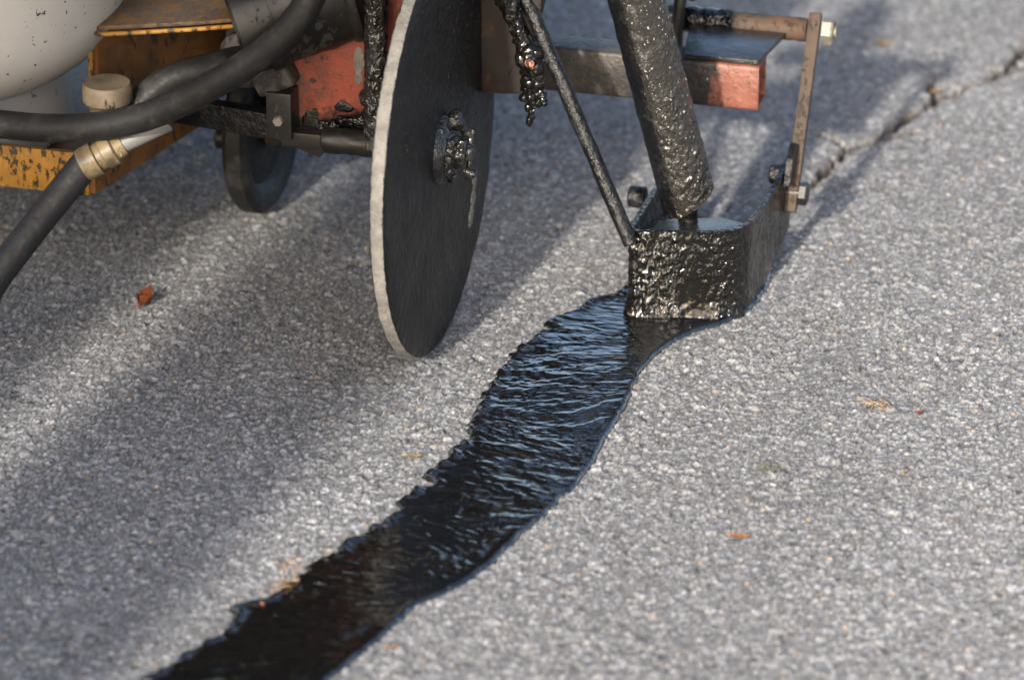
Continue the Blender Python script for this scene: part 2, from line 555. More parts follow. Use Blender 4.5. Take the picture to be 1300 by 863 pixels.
us = axis_samples(-.43, .53, .00092)
vs_ = axis_samples(-.53, .73, .00138)
U, V = np.meshgrid(us, vs_)
ch, sh = math.cos(HEAD), math.sin(HEAD)
GX, GY = U * ch - V * sh, U * sh + V * ch
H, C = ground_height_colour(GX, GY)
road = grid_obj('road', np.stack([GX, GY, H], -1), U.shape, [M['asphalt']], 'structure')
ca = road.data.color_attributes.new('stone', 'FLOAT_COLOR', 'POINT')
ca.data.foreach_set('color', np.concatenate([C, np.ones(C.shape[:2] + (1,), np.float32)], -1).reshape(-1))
del U, V, GX, GY, H, C

# ------------------------------------------------------------------ fresh tar strip
LE = [(-.16, -.85), (-.095, -.66), (-.0459, -.5206), (-.0075, -.3978), (.0219, -.3181), (.0440, -.2539), (.0549, -.1547), (.0520, -.1053), (.0532, -.0259), (.0661, .0391), (.0864, .0861), (.1102, .1213), (.135, .18), (.155, .23)]
RE = [(-.06, -.80), (.01, -.62), (.0636, -.4921), (.0906, -.3885), (.1154, -.344), (.1387, -.2475), (.1531, -.1725), (.1543, -.0787), (.1535, -.0135), (.1655, .0430), (.1955, .0830), (.2120, .1230), (.2110, .18), (.198, .23)]
Lp = np.array([p[:2] for p in spline([(*p, 0) for p in LE], 24)])
Rp = np.array([p[:2] for p in spline([(*p, 0) for p in RE], 24)])
def resample(P, n):
    d = np.r_[0, np.cumsum(np.hypot(*np.diff(P, axis=0).T))]
    t = np.linspace(0, d[-1], n)
    return np.stack([np.interp(t, d, P[:, 0]), np.interp(t, d, P[:, 1])], -1)
# keep the section pairing given above, only denser
NT_ = 1000
ti = np.linspace(0, len(Lp) - 1, NT_)
Lp = np.stack([np.interp(ti, np.arange(len(Lp)), Lp[:, k]) for k in (0, 1)], -1)
Rp = np.stack([np.interp(ti, np.arange(len(Rp)), Rp[:, k]) for k in (0, 1)], -1)
NS = 110
sv = np.linspace(0, 1, NS)
mid = (Lp + Rp) / 2
arc = np.r_[0, np.cumsum(np.hypot(*np.diff(mid, axis=0).T))]
S, A = np.meshgrid(sv, arc)
# ragged left rim, calmer right rim
jmod = .35 + 1.3 * sstep(fbm(arc * 19, arc * 0 + 4.4, 241, 3), .3, .7)
jag = jmod * (fbm(arc * 88, arc * 0 + 1.5, 201, 3) - .5) * .024 + (1.6 - jmod) * (fbm(arc * 300, arc * 0 + 2.5, 211, 3) - .5) * .009 + (fbm(arc * 30, arc * 0, 221, 2) - .5) * .006
jagr = (fbm(arc * 45, arc * 0 + 7.5, 231, 3) - .5) * .006 + (fbm(arc * 260, arc * 0 + 9.5, 236, 2) - .5) * .0012
across = Rp - Lp
wid = np.hypot(*across.T)
an = across / wid[:, None]
L2 = Lp + an * jag[:, None]
R2 = Rp + an * jagr[:, None]
# skewed sampling: dense towards the rims
BX = L2[:, None, 0] * (1 - S) + R2[:, None, 0] * S
BY = L2[:, None, 1] * (1 - S) + R2[:, None, 1] * S
W = wid[:, None] * S                       # metres from left rim
Wr = wid[:, None] * (1 - S)
skew = A + .03 * W                          # drag ripples lie across, raked a little
warp = fbm(A * 22, W * 20, 351, 2) - .5
act = sstep(fbm(A * 11 + .7, W * 13, 361, 3), .36, .60)              # calm pools and dragged zones
n1 = fbm(skew * 100 + 3.6 * warp, W * 46 + 3.5 * warp, 301, 3) - .5     # crosswise ripples left by the shoe
n1 = np.tanh(n1 * 5) / 5
n2 = fbm(skew * 250 + 4 * n1, W * 85 + 3 * n1, 311, 3) - .5
rip = np.tanh(np.abs(n1) * 12) - .6
near_shoe = sstep(BY, -.06, .06)
swell = fbm(A * 24, W * 22, 321, 2) - .5
calm = .25 + .75 * sstep(Wr, .004, .016)
hz = .0020 + calm * (1 - .45 * near_shoe) * ((.5 + .65 * act) * .0040 * n1 + (.6 + .5 * act) * .0015 * n2 + .00025 * rip) + .0010 * swell
bub, _, ba, bb, _ = voronoi(BX, BY, .011, 400)
hz += np.where((ba > .985), .0009 * np.sqrt(np.clip(1 - (bub / (.12 + .12 * bb)) ** 2, 0, 1)), 0)
rimL = np.sqrt(np.clip(W / .0035, 0, 1))
rimR = np.sqrt(np.clip(Wr / .0026, 0, 1))
bead = .0022 * np.exp(-((W - .005) / .004) ** 2) * sstep(fbm(A * 160, W * 40, 341, 2), .35, .6) + .0003 * np.exp(-((Wr - .004) / .003) ** 2)
BZ = -.0022 + (np.maximum(hz, .0004) + .0022 + bead) * rimL * rimR
band = grid_obj('tar_strip', np.stack([BX, BY, BZ], -1), S.shape, [M['tar_wet']])
tag(band, 'fresh glossy black tar strip with ragged left edge sealing the road crack', 'tar strip')

# ------------------------------------------------------------------ crack sealing machine
mach = tag(empty('crack_sealing_machine'), 'tar-caked crack sealing machine with orange and red frame on steel wheels', 'machine')
def part(name, mats, *fns, parent=None, smooth=40, label=None):
    bm = bmesh.new()
    for f in fns: f(bm)
    return obj(name, bm, mats, parent or mach, smooth, label)

# --- big steel wheel: outer face in the plane x = 0
WR, WT = .15, .0096
def wheel_disc(bm):
    prof = [(0, .0015), (.012, .0015), (.05, .0010)]
    prof += [(r, .0008) for r in (.08, .11, .135, .1465)]
    prof += [(.1488, 0), (.1488, -WT), (.146, -WT - .0006), (.10, -WT), (0, -WT)]
    lathe(bm, (0, 0, .15), (1, 0, 0), prof, seg=128)
    nrm = Vector((1, 0, 0))
    for v in bm.verts:
        if v.co.x > -.002:
            v.co.x += .0006 * noise.noise(v.co * 60) + .0004 * noise.noise(v.co * 160)
wheel = part('steel_wheel', M['wheel_face'], wheel_disc, smooth=30, label='large thin steel disc wheel with tar-blackened face')
def tread(bm):
    seg = 320
    rings = []
    for xo, ro in ((-.0012, -.0016), (-.0004, -.0001), (-.0025, .0005), (-.006, .0007), (-.0085, .0004), (-WT + .0006, -.0001), (-WT + .001, -.0016)):
        ring = []
        for k in range(seg):
            t = 2 * math.pi * k / seg
            p = Vector((xo, math.cos(t), math.sin(t)))
            rr = WR - .0008 + ro
            q = Vector((xo, math.cos(t) * rr, math.sin(t) * rr))
            nz = noise.noise(q * 170) * .0007 + noise.noise(q * 420) * .0006
            rr += nz
            ring.append(bm.verts.new((xo + .0006 * noise.noise(q * 230 + Vector((5, 0, 0))), math.cos(t) * rr, .15 + math.sin(t) * rr)))
        rings.append(ring)
    for a, b in zip(rings, rings[1:]):
        for k in range(seg):
            bm.faces.new((a[k], a[(k + 1) % seg], b[(k + 1) % seg], b[k]))
part('tread', M['tread'], tread, parent=wheel, smooth=60, label='pale dusty worn rim')
def hub(bm):
    lathe(bm, (.001, 0, .15), (1, 0, 0), [(0, 0), (.026, 0), (.025, .003), (.016, .006), (.015, .011), (0, .011)], 32)
    for i in range(26):
        a = i * 2.4; r = .005 + .019 * ((i * .37) % 1)
        lump(bm, (.004 + .006 * ((i * .61) % 1), math.cos(a) * r, .15 + math.sin(a) * r), .0035 + .004 * ((i * .29) % 1), .35, 160, 3, seed=i)
part('hub', M['tar_grey'], hub, parent=wheel, smooth=70)
part('axle_nut', M['tar_grey'], lambda bm: (rod(bm, (.008, 0, .15), (.024, 0, .15), .0065), hexnut(bm, (.012, 0, .15), (1, 0, 0), .0125, .008)), parent=wheel, smooth=30)
def cotter(bm):
    tube(bm, spline([(.022, .006, .166), (.021, .003, .153), (.0215, -.001, .14), (.021, .002, .133)], 6), [.0022] * 19, 8, bump=tarskin(300, .0011, 3))
    lump(bm, (.021, .002, .1345), .0042, .6, 250, 3, seed=4)
    lump(bm, (.020, .005, .163), .0034, .6, 250, 3, seed=5)
part('cotter_pin', M['tar_grey'], cotter, parent=wheel, smooth=70)
def streak(bm):
    for i in range(9):
        t = i / 8
        lump(bm, (.0012, .088 - .015 * t, .094 - .034 * t), .0034 + .0012 * math.sin(i * 2.1), .5, 200, 3, (.4, 1.3, 1.2), seed=i + 30)
part('dried_drip', M['tread'], streak, parent=wheel, smooth=70, label='pale dried drip below the hub')
part('stuck_stone', M['grey_cast'], lambda bm: lump(bm, (-.0122, -.1485, .135), .0026, .6, 200, 2, (.9, .8, 1.3), 9), parent=wheel)

# --- axle, side plate, weld bar
part('axle', M['dark_iron'], lambda bm: rod(bm, (-.088, 0, .149), (-.012, 0, .149), .0095, 28, n=24, bump=tarskin(120, .0009, 2)), lambda bm: rod(bm, (-.044, 0, .149), (-.04, 0, .149), .0108, 28))
def mat_plate():
    N = NT('red_plate_with_tar')
    sep = N.n('SeparateXYZ'); N.l(N.tc, sep.inputs[0])
    paint = N.mix(N.ramp(N.noise(45, 5, .65), .35, .68), (.23, .05, .027), (.15, .035, .022))
    paint = N.mix(N.ramp(N.noise(170, 5, .7), .60, .64), paint, (.03, .02, .017))
    paint = N.mix(N.math('MULTIPLY', N.ramp(N.noise(26, 6, .75), .5, .66), .7), paint, (.055, .045, .038))
    low = N.math('ADD', sep.outputs[2], N.math('MULTIPLY', N.math('SUBTRACT', N.noise(60, 6, .7), .5), .075))
    f = N.ramp(low, .154, .166, True)
    N.set(color=N.mix(f, paint, (.014, .012, .011)), rough=.5)
    N.bump(N.noise(180, 5), .0009)
    return N.m
def side_plate(bm):
    y = .028
    prism(bm, [(-.119, y, .131), (-.098, y, .124), (-.088, y, .137), (-.03, y, .142), (-.022, y, .33), (-.125, y, .33), (-.135, y, .17)], .006, .0008)
part('side_plate', mat_plate(), side_plate, label='red painted side plate with tar stains')
def worn(bm):
    for x, z, a, b in ((-.0666, .203, .0042, .0105), (-.0672, .190, .003, .006), (-.0705, .238, .0022, .009), (-.0712, .226, .002, .006), (-.061, .232, .002, .002), (-.0605, .219, .0018, .002)):
        lump(bm, (x, .0217, z), 1, .25, 150, 3, (a, .0008, b), 3)
part('bare_spot', M['tread'], worn, smooth=70, label='pale bare spots in the red paint')
part('tar_stain', M['tar_matt'], lambda bm: [lump(bm, (x, .0215, z), 1, .5, 130, 3, (a, .0005, b), i) for i, (x, z, a, b) in enumerate(((-.075, .151, .014, .007), (-.056, .158, .009, .010), (-.092, .146, .012, .008), (-.061, .176, .005, .010), (-.078, .166, .007, .004), (-.104, .150, .008, .012), (-.052, .2, .003, .014)))], smooth=70)
def weldbar(bm):
    pts = [Vector((-.0475 + .003 * i / 60, -.004, .157 + .17 * i / 60)) for i in range(61)]
    tube(bm, pts, .0082, 26, bump=tarskin(260, .0018, 6))
part('weld_bar', M['tar_grey'], weldbar, smooth=80, label='bar thickly crusted with tar')
part('tar_smear', M['tar_glossy'], lambda bm: [lump(bm, (-.085 + .012 * i, .006 + .004 * (i % 2), .1575 + .003 * (i % 3)), .0062, .8, 160, 3, (1.4, .8, .7), i) for i in range(6)], smooth=80)
def bracket(bm):
    box(bm, (-.122, .012, .162), (.019, .02, .036), None, .0015)
    box(bm, (-.107, .016, .143), (.03, .02, .012), None, .0015)
part('axle_bracket', M['scorched'], bracket)
part('bracket_bolt', M['zinc'], lambda bm: hexnut(bm, (-.122, .003, .159), (0, -1, 0), .0042, .004))
part('weld_bead', M['tar_grey'], lambda bm: tube(bm, [Vector((-.086 + .072 * i / 50, .0195 + .0008 * math.sin(i * 1.3), .1445)) for i in range(51)], [.0034 + .0008 * math.sin(i * 1.9) for i in range(51)], 10), smooth=60)
part('barrel_band', M['scorched'], lambda bm: pipe(bm, Vector((-.129, .0007, .2436)), Vector((-.136, -.0029, .2414)), .0432, .0405, 56))
# --- burner barrel and housing
b0, b1 = Vector((-.083, .024, .258)), Vector((-.150, -.010, .237))
part('burner_barrel', M['scorched'], lambda bm: pipe(bm, b0, b1, .041, .033, 56, 10, tarskin(60, .0012, 4)), lambda bm: lathe(bm, b0, b0 - b1, [(.041, -.001), (.0435, .002), (.0435, .006), (.03, .012), (0, .013)], 56))
def housing(bm):
    box(bm, (-.150, .085, .185), (.06, .05, .055), Matrix.Rotation(R(-8), 3, 'Y'), .008, 3)
    rod(bm, (-.128, .03, .188), (-.128, .06, .188), .022, 32, .003)
    lathe(bm, (-.168, .060, .188), (0, -1, 0), [(0, 0), (.014, 0), (.014, .008), (.009, .011), (0, .011)], 20)
    box(bm, (-.128, .02, .188), (.03, .03, .02), Matrix.Rotation(R(-25), 3, 'Y'), .004, 3)
part('burner_housing', M['grey_cast'], housing, label='mottled grey cast burner housing')
part('lower_rail', M['tar_matt'], lambda bm: bar(bm, (-.235, .06, .137), (-.12, .03, .142), .012, .02))
# --- orange carrier
def channel_front(bm):
    box(bm, (-.445, .0025, .101), (.352, .005, .033), None, .001)
part('front_channel', M['orange'], channel_front, label='yellow-orange channel with dark chips')
def channel_side(bm):
    prism(bm, [(-.2688, .001, .0862), (-.228, .168, .0875), (-.228, .168, .125), (-.2688, .001, .1178)], .005, .0008)
part('side_channel', M['shaded_orange'], channel_side)
part('carrier_floor', M['shaded_orange'], lambda bm: box(bm, (-.44, .15, .092), (.35, .28, .005), None, .001))
def carrier_foot(bm):
    box(bm, (-.2775, -.0015, .0895), (.008, .004, .008), None, .001)
part('corner_stain', M['tar_matt'], carrier_foot)
def gusset(bm):
    prism(bm, [(-.283, .058, .095), (-.222, .205, .095), (-.222, .205, .206), (-.283, .058, .1955)], .004, .0006)
part('back_plate', M['shaded_orange'], gusset, label='orange upright plate with shade in its darker paint')
part('plate_edge', M['orange'], lambda bm: bar(bm, (-.2845, .058, .106), (-.2845, .058, .197), .004, .006, (0, 1, 0), .0008))
def top_plate(bm):
    prism(bm, [(-.2865, .05, .199), (-.276, .046, .1965), (-.20, .046, .208), (-.12, .046, .2225), (-.10, .3, .2345), (-.2865, .3, .207)], .003, .0006)
part('top_plate', M['rusty_top'], top_plate, label='rusty scraped top plate')
part('plate_lip', M['orange'], lambda bm: tube(bm, [(-.284, .0465, .1965), (-.272, .0440, .1945), (-.20, .0445, .2055), (-.12, .0445, .2200)], .0017, 8))
part('shade_backing', M['black'], lambda bm: box(bm, (-.15, .215, .155), (.15, .006, .14)))  # black sheet standing in for the shaded depth inside the carrier
# --- kettle just over the picture's upper edge, sized to darken ground and tar reflections
def kettle(bm):
    box(bm, (-.33, .25, .70), (.68, .44, .80), None, .03, 4)
part('sky_blocker', M['black'], lambda bm: box(bm, (-.36, -.19, .76), (.56, .40, .52), None, .03, 4))  # unseen box added to keep sky light off the ground below
kt = part('kettle', M['black'], kettle, label='black tar kettle on top of the frame')
part('lid', M['dark_iron'], lambda bm: box(bm, (-.33, .25, 1.11), (.70, .46, .02), None, .004), parent=kt)
part('upright_post', M['maroon'], lambda bm: box(bm, (-.08, .16, .29), (.03, .03, .12), None, .002))
# --- small caster
def caster(bm):
    lathe(bm, (-.196, .195, .074), (1, -.02, 0), [(0, .001), (.03, .001), (.05, .0), (.056, .006), (.068, .008), (.0725, .004), (.0725, -.007), (.069, -.011), (.05, -.008), (0, -.008)], 64)
cs = part('caster_wheel', M['tyre'], caster, label='small dark caster wheel in the machine\'s shade')
part('hub', M['rust'], lambda bm: lathe(bm, (-.190, .195, .074), (1, 0, 0), [(.02, -.001), (.018, .006), (.009, .009), (0, .009)], 24), parent=cs)
part('axle_bolt', M['dark_iron'], lambda bm: (rod(bm, (-.222, .195, .056), (-.2, .195, .056), .006), rod(bm, (-.236, .195, .056), (-.222, .195, .056), .0095, 20, .002)), parent=cs)
part('caster_fork', M['dark_iron'], lambda bm: box(bm, (-.213, .2, .12), (.006, .04, .10), None, .001), lambda bm: box(bm, (-.176, .2, .125), (.006, .04, .08), None, .001), lambda bm: box(bm, (-.195, .2, .17), (.044, .044, .01), None, .001))
# --- cross tube behind the wheel with the faded red end
def cross_tube(bm):
    x0, x1, y0, y1, z0, z1, t = -.09, .1905, .2, .229, .119, .155, .0035
    outer = [(y0, z0), (y1, z0), (y1, z1), (y0, z1)]
    inner = [(y0 + t, z0 + t), (y1 - t, z0 + t), (y1 - t, z1 - t), (y0 + t, z1 - t)]
    a0 = [bm.verts.new((x0, *p)) for p in outer]; a1 = [bm.verts.new((x1, *p)) for p in outer]
    i1 = [bm.verts.new((x1, *p)) for p in inner]; i0 = [bm.verts.new((x0, *p)) for p in inner]
    eds = []
    for k in range(4):
        k2 = (k + 1) % 4
        bm.faces.new((a0[k], a0[k2], a1[k2], a1[k])); bm.faces.new((a1[k], a1[k2], i1[k2], i1[k])); bm.faces.new((i1[k], i1[k2], i0[k2], i0[k]))
        eds.append(bm.edges.get((a0[k], a1[k])))
    bmesh.ops.bevel(bm, geom=eds, offset=.003, segments=3, profile=.5, affect='EDGES')

def mat_cross():
    N = NT('red_tube_with_tar')
    sep = N.n('SeparateXYZ'); N.l(N.tc, sep.inputs[0])
    nz = N.noise(90, 5, .65)
    paint = N.mix(N.ramp(N.noise(70, 4), .35, .65), (.2, .082, .058), (.14, .045, .03))
    paint = N.mix(N.ramp(N.noise(210, 5, .7), .57, .62), paint, (.05, .03, .024))
    edge = N.math('ADD', sep.outputs[0], N.math('MULTIPLY', N.math('SUBTRACT', nz, .5), .07))
    f = N.ramp(edge, .150, .162, True)
    tar = N.mix(N.ramp(N.noise(50, 5), .45, .65), (.022, .02, .019), (.05, .043, .037))
    spots = N.ramp(N.noise(130, 3), .68, .71)
    tar = N.mix(N.math('MULTIPLY', spots, N.ramp(N.noise(30, 2), .5, .56)), tar, (.5, .46, .4))
    N.set(color=N.mix(f, paint, tar), rough=.45)
    N.bump(N.noise(220, 5), .0012)
    return N.m
part('cross_tube', mat_cross(), cross_tube, smooth=35, label='square steel tube, faded red at its open end')
def hitch_plate(bm):
    prism(bm, [(.1335, .2005, .1562), (.1895, .2005, .1562), (.1985, .262, .1562), (.1235, .262, .1562)], .0035, .0006)
part('hitch_plate', M['tar_film'], hitch_plate, label='flat plate glazed with wet tar')
part('hitch_bar', M['rust'], lambda bm: rod(bm, (.155, .272, .1595), (.2135, .272, .1595), .009, 24, n=12, bump=tarskin(150, .0006, 8)))
part('tarred_bar', M['tar_glossy'], lambda bm: rod(bm, (.085, .272, .1595), (.156, .272, .1597), .0102, 24, n=16, bump=tarskin(150, .0012, 9)))
part('hitch_clip', M['dark_iron'], lambda bm: tube(bm, spline([(.1155, .255, .134), (.1170, .250, .158), (.1185, .252, .182), (.1205, .262, .187), (.123, .275, .178)], 6), .0048, 14))
def link(bm):
    bar(bm, (.2172, .2005, .040), (.2195, .2715, .1745), .0098, .0075, (0, 1, 0), .0022)
lk = part('link_bar', M['rust'], link, label='rusty flat link bar')
part('bolt', M['zinc'], lambda bm: (hexnut(bm, (.2255, .2715, .1605), (1, 0, 0), .0105, .0085), rod(bm, (.2335, .2715, .1605), (.2365, .2715, .1605), .005)), parent=lk, smooth=30)
part('bolt', M['dark_iron'], lambda bm: (hexnut(bm, (.2235, .2075, .053), (1, 0, 0), .009, .006), rod(bm, (.20, .2075, .053), (.224, .2075, .053), .004)), parent=lk, smooth=30)
# --- maroon post and tarred strap behind the wheel
part('drop_plate', M['maroon'], lambda bm: prism(bm, [(.0, .125, .15), (.030, .125, .152), (.0385, .125, .19), (.046, .125, .222), (.05, .125, .30), (.0, .125, .30)], .016, .003))
part('tarred_strap', M['tar_glossy'], lambda bm: tube(bm, [Vector((.0085 + .0335 * t, .1, .265 - .085 * t)) for t in np.linspace(0, 1, 30)], [.0075 + .002 * math.sin(7 * t) for t in np.linspace(0, 1, 30)], 20, bump=tarskin(240, .003, 12)), smooth=80)
def dribble(bm):
    rnd = random.Random(3)
    for i in range(34):
        t = i / 33
        lump(bm, (.0425 + .004 * math.sin(i) + .006 * (rnd.random() - .5), .096 + .008 * (rnd.random() - .5), .192 - .04 * t), (.0066 - .0036 * t) * (.8 + .5 * rnd.random()), .32, 150, 3, seed=i)
    for i in range(7):
        z = .158 - .004 * i
        lump(bm, (.0415 + .0012 * math.sin(i * 1.7), .095, z + .004), .0026, .7, 260, 2, (1, 1, 1.5), i)
    for i in range(5):
        lump(bm, (.0485 + .001 * i, .093, .163 - .002 * i), .0024, .6, 260, 2, (1, 1, 1.3), i + 60)
part('hanging_tar', M['tar_glossy'], dribble, smooth=80, label='shiny lump of tar hanging from a strap')
part('rust_spot', M['salmon'], lambda bm: lump(bm, (.0435, .0855, .1875), .0036, .25, 150, 3, (1.1, .6, .9), 4), smooth=70)
# --- thin brace rod to the shoe
part('brace_rod', M['tar_matt'], lambda bm: rod(bm, (.008, .124, .275), (.1245, .069, .06), .0056, 20, n=30, bump=tarskin(140, .0006, 7)))
# --- tar spout
p0, p1 = Vector((.1030, .0920, .305)), Vector((.1530, .138, .0640))
def mouth(bm):
    d = (p1 - p0).normalized()
    for v in bm.verts:
        back_ = (p1 - v.co).dot(d)
        wgt = max(0, 1 - back_ / .05)
        v.co -= d * (wgt * (v.co.x - (p1 - d * back_).x + .012) * .42)
sp = part('spout_pipe', M['tar_matt'], lambda bm: pipe(bm, p0, p1, .0200, .0155, 60, 110, tarskin(80, .0007, 14)), mouth, smooth=80, label='thick black tar spout pipe')
def crust(bm):
    a, b, d = frame_from(p1 - p0)
    na, nl = 44, 120
    g = []
    for i in range(nl + 1):
        t = i / nl
        c = p0.lerp(p1, .02 + .985 * t)
        row = []
        e0 = .10 * noise.noise(Vector((t * 26, 0, 1))) + .10 * noise.noise(Vector((t * 60, 4, 1)))
        for k in range(na + 1):
            u = k / na
            ang = A0 + e0 * (1 - u) + (A1 - A0) * u
            dv = a * math.cos(ang) + b * math.sin(ang)
            q = c + dv * .0200
            rim = min(1, u * 9, (1 - u) * 9)
            rise = (-.0012 + rim * (.0024 + .0010 * noise.noise(q * 150) + .0007 * noise.noise(q * 330)))
            row.append(bm.verts.new(q + dv * rise))
        g.append(row)
    for r0, r1 in zip(g, g[1:]):
        for k in range(na): bm.faces.new((r0[k], r0[k + 1], r1[k + 1], r1[k]))
# the crust covers the side turned to the right and the viewer
fa, fb, fd = frame_from(p1 - p0)
vdir = Vector((.62, -.78, 0))
mid_a = math.atan2(vdir.dot(fb), vdir.dot(fa))
A0, A1 = mid_a - 1.05, mid_a + 1.6
if (fa * math.cos(A0) + fb * math.sin(A0)).x > (fa * math.cos(A1) + fb * math.sin(A1)).x: A0, A1 = mid_a + 1.05, mid_a - 1.6
part('tar_crust', M['tar_pipe'], crust, mouth, parent=sp, smooth=80, label='dusty tar crust on the spout, glints painted as pale specks')
part('spout_nozzle', M['tar_matt'], lambda bm: rod(bm, (.150, .142, .075), (.151, .146, .03), .0075, 20))
# --- shoe: a U of plate dragged over the crack
def shoe(bm):
    ctrl = [(.1225, .182), (.1215, .14), (.1205, .085), (.1225, .0755), (.130, .0725), (.145, .0750), (.168, .0805), (.184, .0850), (.1960, .0920), (.2030, .1020), (.2070, .118), (.2105, .16), (.2145, .216)]
    path = [p.xy for p in spline([(*c, 0) for c in ctrl], 30)]
    Ls = [0]
    for a, b in zip(path, path[1:]): Ls.append(Ls[-1] + (b - a).length)
    n = 300
    pts = []
    k = 0
    for i in range(n + 1):
        s = Ls[-1] * i / n
        while k < len(Ls) - 2 and Ls[k + 1] < s: k += 1
        pts.append(path[k].lerp(path[k + 1], (s - Ls[k]) / max(1e-9, Ls[k + 1] - Ls[k])))
    th, nzs = .004, 64
    rows = []
    for i, p in enumerate(pts):
        d = (pts[min(i + 1, n)] - pts[max(i - 1, 0)]).normalized()
        out = Vector((d.y, -d.x))                     # outside of the U
        s = i / n
        y = p.y
        top = .0695 + (.010 * max(0, (y - .16) / .06) if s > .6 else 0)
        bot = -.0015 + (.024 * max(0, (y - .13) / .09) if s > .6 else 0)
        rear = 1 - min(1, max(0, (y - .085) / .02))
        col = []
        for j in range(nzs + 1):
            z = bot + (top - bot) * j / nzs
            q = Vector((p.x, p.y, z))
            am = (.0004 + .0009 * rear * (1 if s < .56 else .3)) * (.35 + 1.5 * max(0, noise.noise(Vector((q.x * 45, q.y * 45, z * 22 + 3))) + .2))
            run = noise.noise(Vector((q.x * 180, q.y * 180, z * 35)))
            dp = am * (noise.noise(q * 190) + .7 * noise.noise(q * 420) + .9 * run)
            if rear > .3: dp += .004 * max(0, 1 - z / .02) ** 2
            col.append(bm.verts.new((p.x + out.x * dp, p.y + out.y * dp, z)))
        for j in range(nzs, -1, -1):
            z = bot + (top - bot) * j / nzs
            if j % 8 == 0:
                q = Vector((p.x, p.y, z))
                dp = .0006 * noise.noise(q * 150)
                col.append(bm.verts.new((p.x - out.x * (th + dp), p.y - out.y * (th + dp), z + (.0004 * noise.noise(q * 200)))))
        rows.append(col)
    m = len(rows[0])
    for a, b in zip(rows, rows[1:]):
        for j in range(m):
            j2 = (j + 1) % m
            bm.faces.new((a[j], a[j2], b[j2], b[j]))
    bm.faces.new(rows[0]); bm.faces.new(rows[-1][::-1])
sh_o = part('applicator_shoe', M['tar_glossy'], shoe, smooth=55, label='U-shaped applicator shoe dripping with shiny tar')
part('shoe_floor', M['tar_film'], lambda bm: prism(bm, [(.127, .0795, .046), (.198, .0965, .05), (.2035, .135, .05), (.175, .150, .048), (.128, .14, .044)], .005, .001), parent=sh_o)
part('pin_boss', M['tar_matt'], lambda bm: rod(bm, (.2005, .205, .068), (.211, .205, .068), .008, 24, .001), parent=sh_o)
part('pin_boss', M['tar_matt'], lambda bm: rod(bm, (.100, .168, .054), (.113, .168, .054), .0085, 24, .001), parent=sh_o)
part('side_lug', M['tar_matt'], lambda bm: prism(bm, [(.2135, .190, .065), (.2135, .222, .068), (.2135, .226, .084), (.2135, .212, .092), (.2135, .198, .084)], .005, .001), parent=sh_o)

# --- brass valve on the carrier
vl = part('gas_valve', M['brass'], lambda bm: lathe(bm, (-.251, -.004, .122), (0, 0, 1), [(0, 0), (.012, 0), (.012, .012), (.0085, .014), (.0085, .028), (.0125, .03), (.0125, .042), (0, .042)], 32), label='dull brass valve body')
part('cap', M['tan_cap'], lambda bm: lathe(bm, (-.2495, -.005, .163), (0, 0, 1), [(0, 0), (.0165, 0), (.0182, .002), (.0182, .013), (.0165, .0155), (.006, .0155), (0, .0158)], 40), parent=vl)

# ------------------------------------------------------------------ hoses
def hose(name, pts, r, m, label):
    bm = bmesh.new()
    P = spline(pts, 14)
    tube(bm, P, r, 28)
    o = obj(name, bm, m)
    return tag(o, label, 'hose')
hose('rubber_hose', [(-.52, -.02, .135), (-.43, -.026, .142), (-.3608, -.03, .1471), (-.3241, -.03, .1478), (-.2857, -.035, .1508), (-.2414, -.04, .1593), (-.1972, -.045, .1764), (-.1533, -.05, .204), (-.1176, -.05, .2303), (-.0909, -.05, .2578), (-.0775, -.045, .2825), (-.0731, -.03, .3037), (-.075, .0, .33), (-.08, .06, .345), (-.09, .12, .36)], .0105, M['rubber'], 'thick black rubber hose arching across the orange carrier up past the burner')
hose('rubber_hose', [(-.262, .03, .118), (-.2444, .0, .1397), (-.2321, .010, .1556), (-.2106, .020, .1737), (-.1835, .034, .1808), (-.165, .048, .183), (-.150, .065, .182)], .0115, M['rubber'], 'short dark hose behind the arching hose, ending at the grey burner housing')
gh = hose('gas_hose', [(-.43, -.20, .012), (-.385, -.15, .006), (-.3377, -.11, .0137), (-.3083, -.085, .0564), (-.2824, -.06, .0928), (-.2535, -.040, .1310)], .0112, M['rubber_blue'], 'charcoal hose hanging down from a brass coupling beneath the tan valve cap')
def coupling(bm):
    a, b = Vector((-.2572, -.042, .1271)), Vector((-.2276, -.030, .1444))
    lathe(bm, a, b - a, [(0, 0), (.0122, 0), (.0128, .003), (.0128, .012), (.0105, .013), (.0105, .017), (.0122, .018), (.0122, .026), (.0095, .0275), (.0085, .034), (0, .034)], 36)
bm = bmesh.new(); coupling(bm)
obj('brass_coupling', bm, M['brass'], gh, 30)
bm = bmesh.new(); rod(bm, (-.2305, -.0315, .1428), (-.198, -.018, .1585), .0068, 20, .001)
obj('grey_nipple', bm, M['grey_pin'], gh)

# ------------------------------------------------------------------ gas cylinder standing in the carrier
gc = tag(empty('gas_cylinder', (-.42, .08, .0945)), 'scuffed white gas cylinder standing in the orange carrier', 'gas cylinder')
bm = bmesh.new()
prof = [(0, .030)] + [(.15 * math.sin(a), .030 + .082 * (1 - math.cos(a))) for a in np.linspace(.12, math.pi / 2, 16)] + [(.15, .16), (.15, .30)] + [(.15 * math.cos(a), .30 + .08 * math.sin(a)) for a in np.linspace(.15, 1.4, 12)] + [(0, .382)]
lathe(bm, (0, 0, 0), (0, 0, 1), prof, 96)
obj('tank_body', bm, M['tank'], gc, 50)
bm = bmesh.new()
lathe(bm, (0, 0, 0), (0, 0, 1), [(.098, .003), (.101, 0), (.104, .003), (.102, .02), (.097, .052), (.094, .058), (.092, .05), (.098, .02), (.098, .003)], 72)
obj('foot_ring', bm, M['tank'], gc, 50)
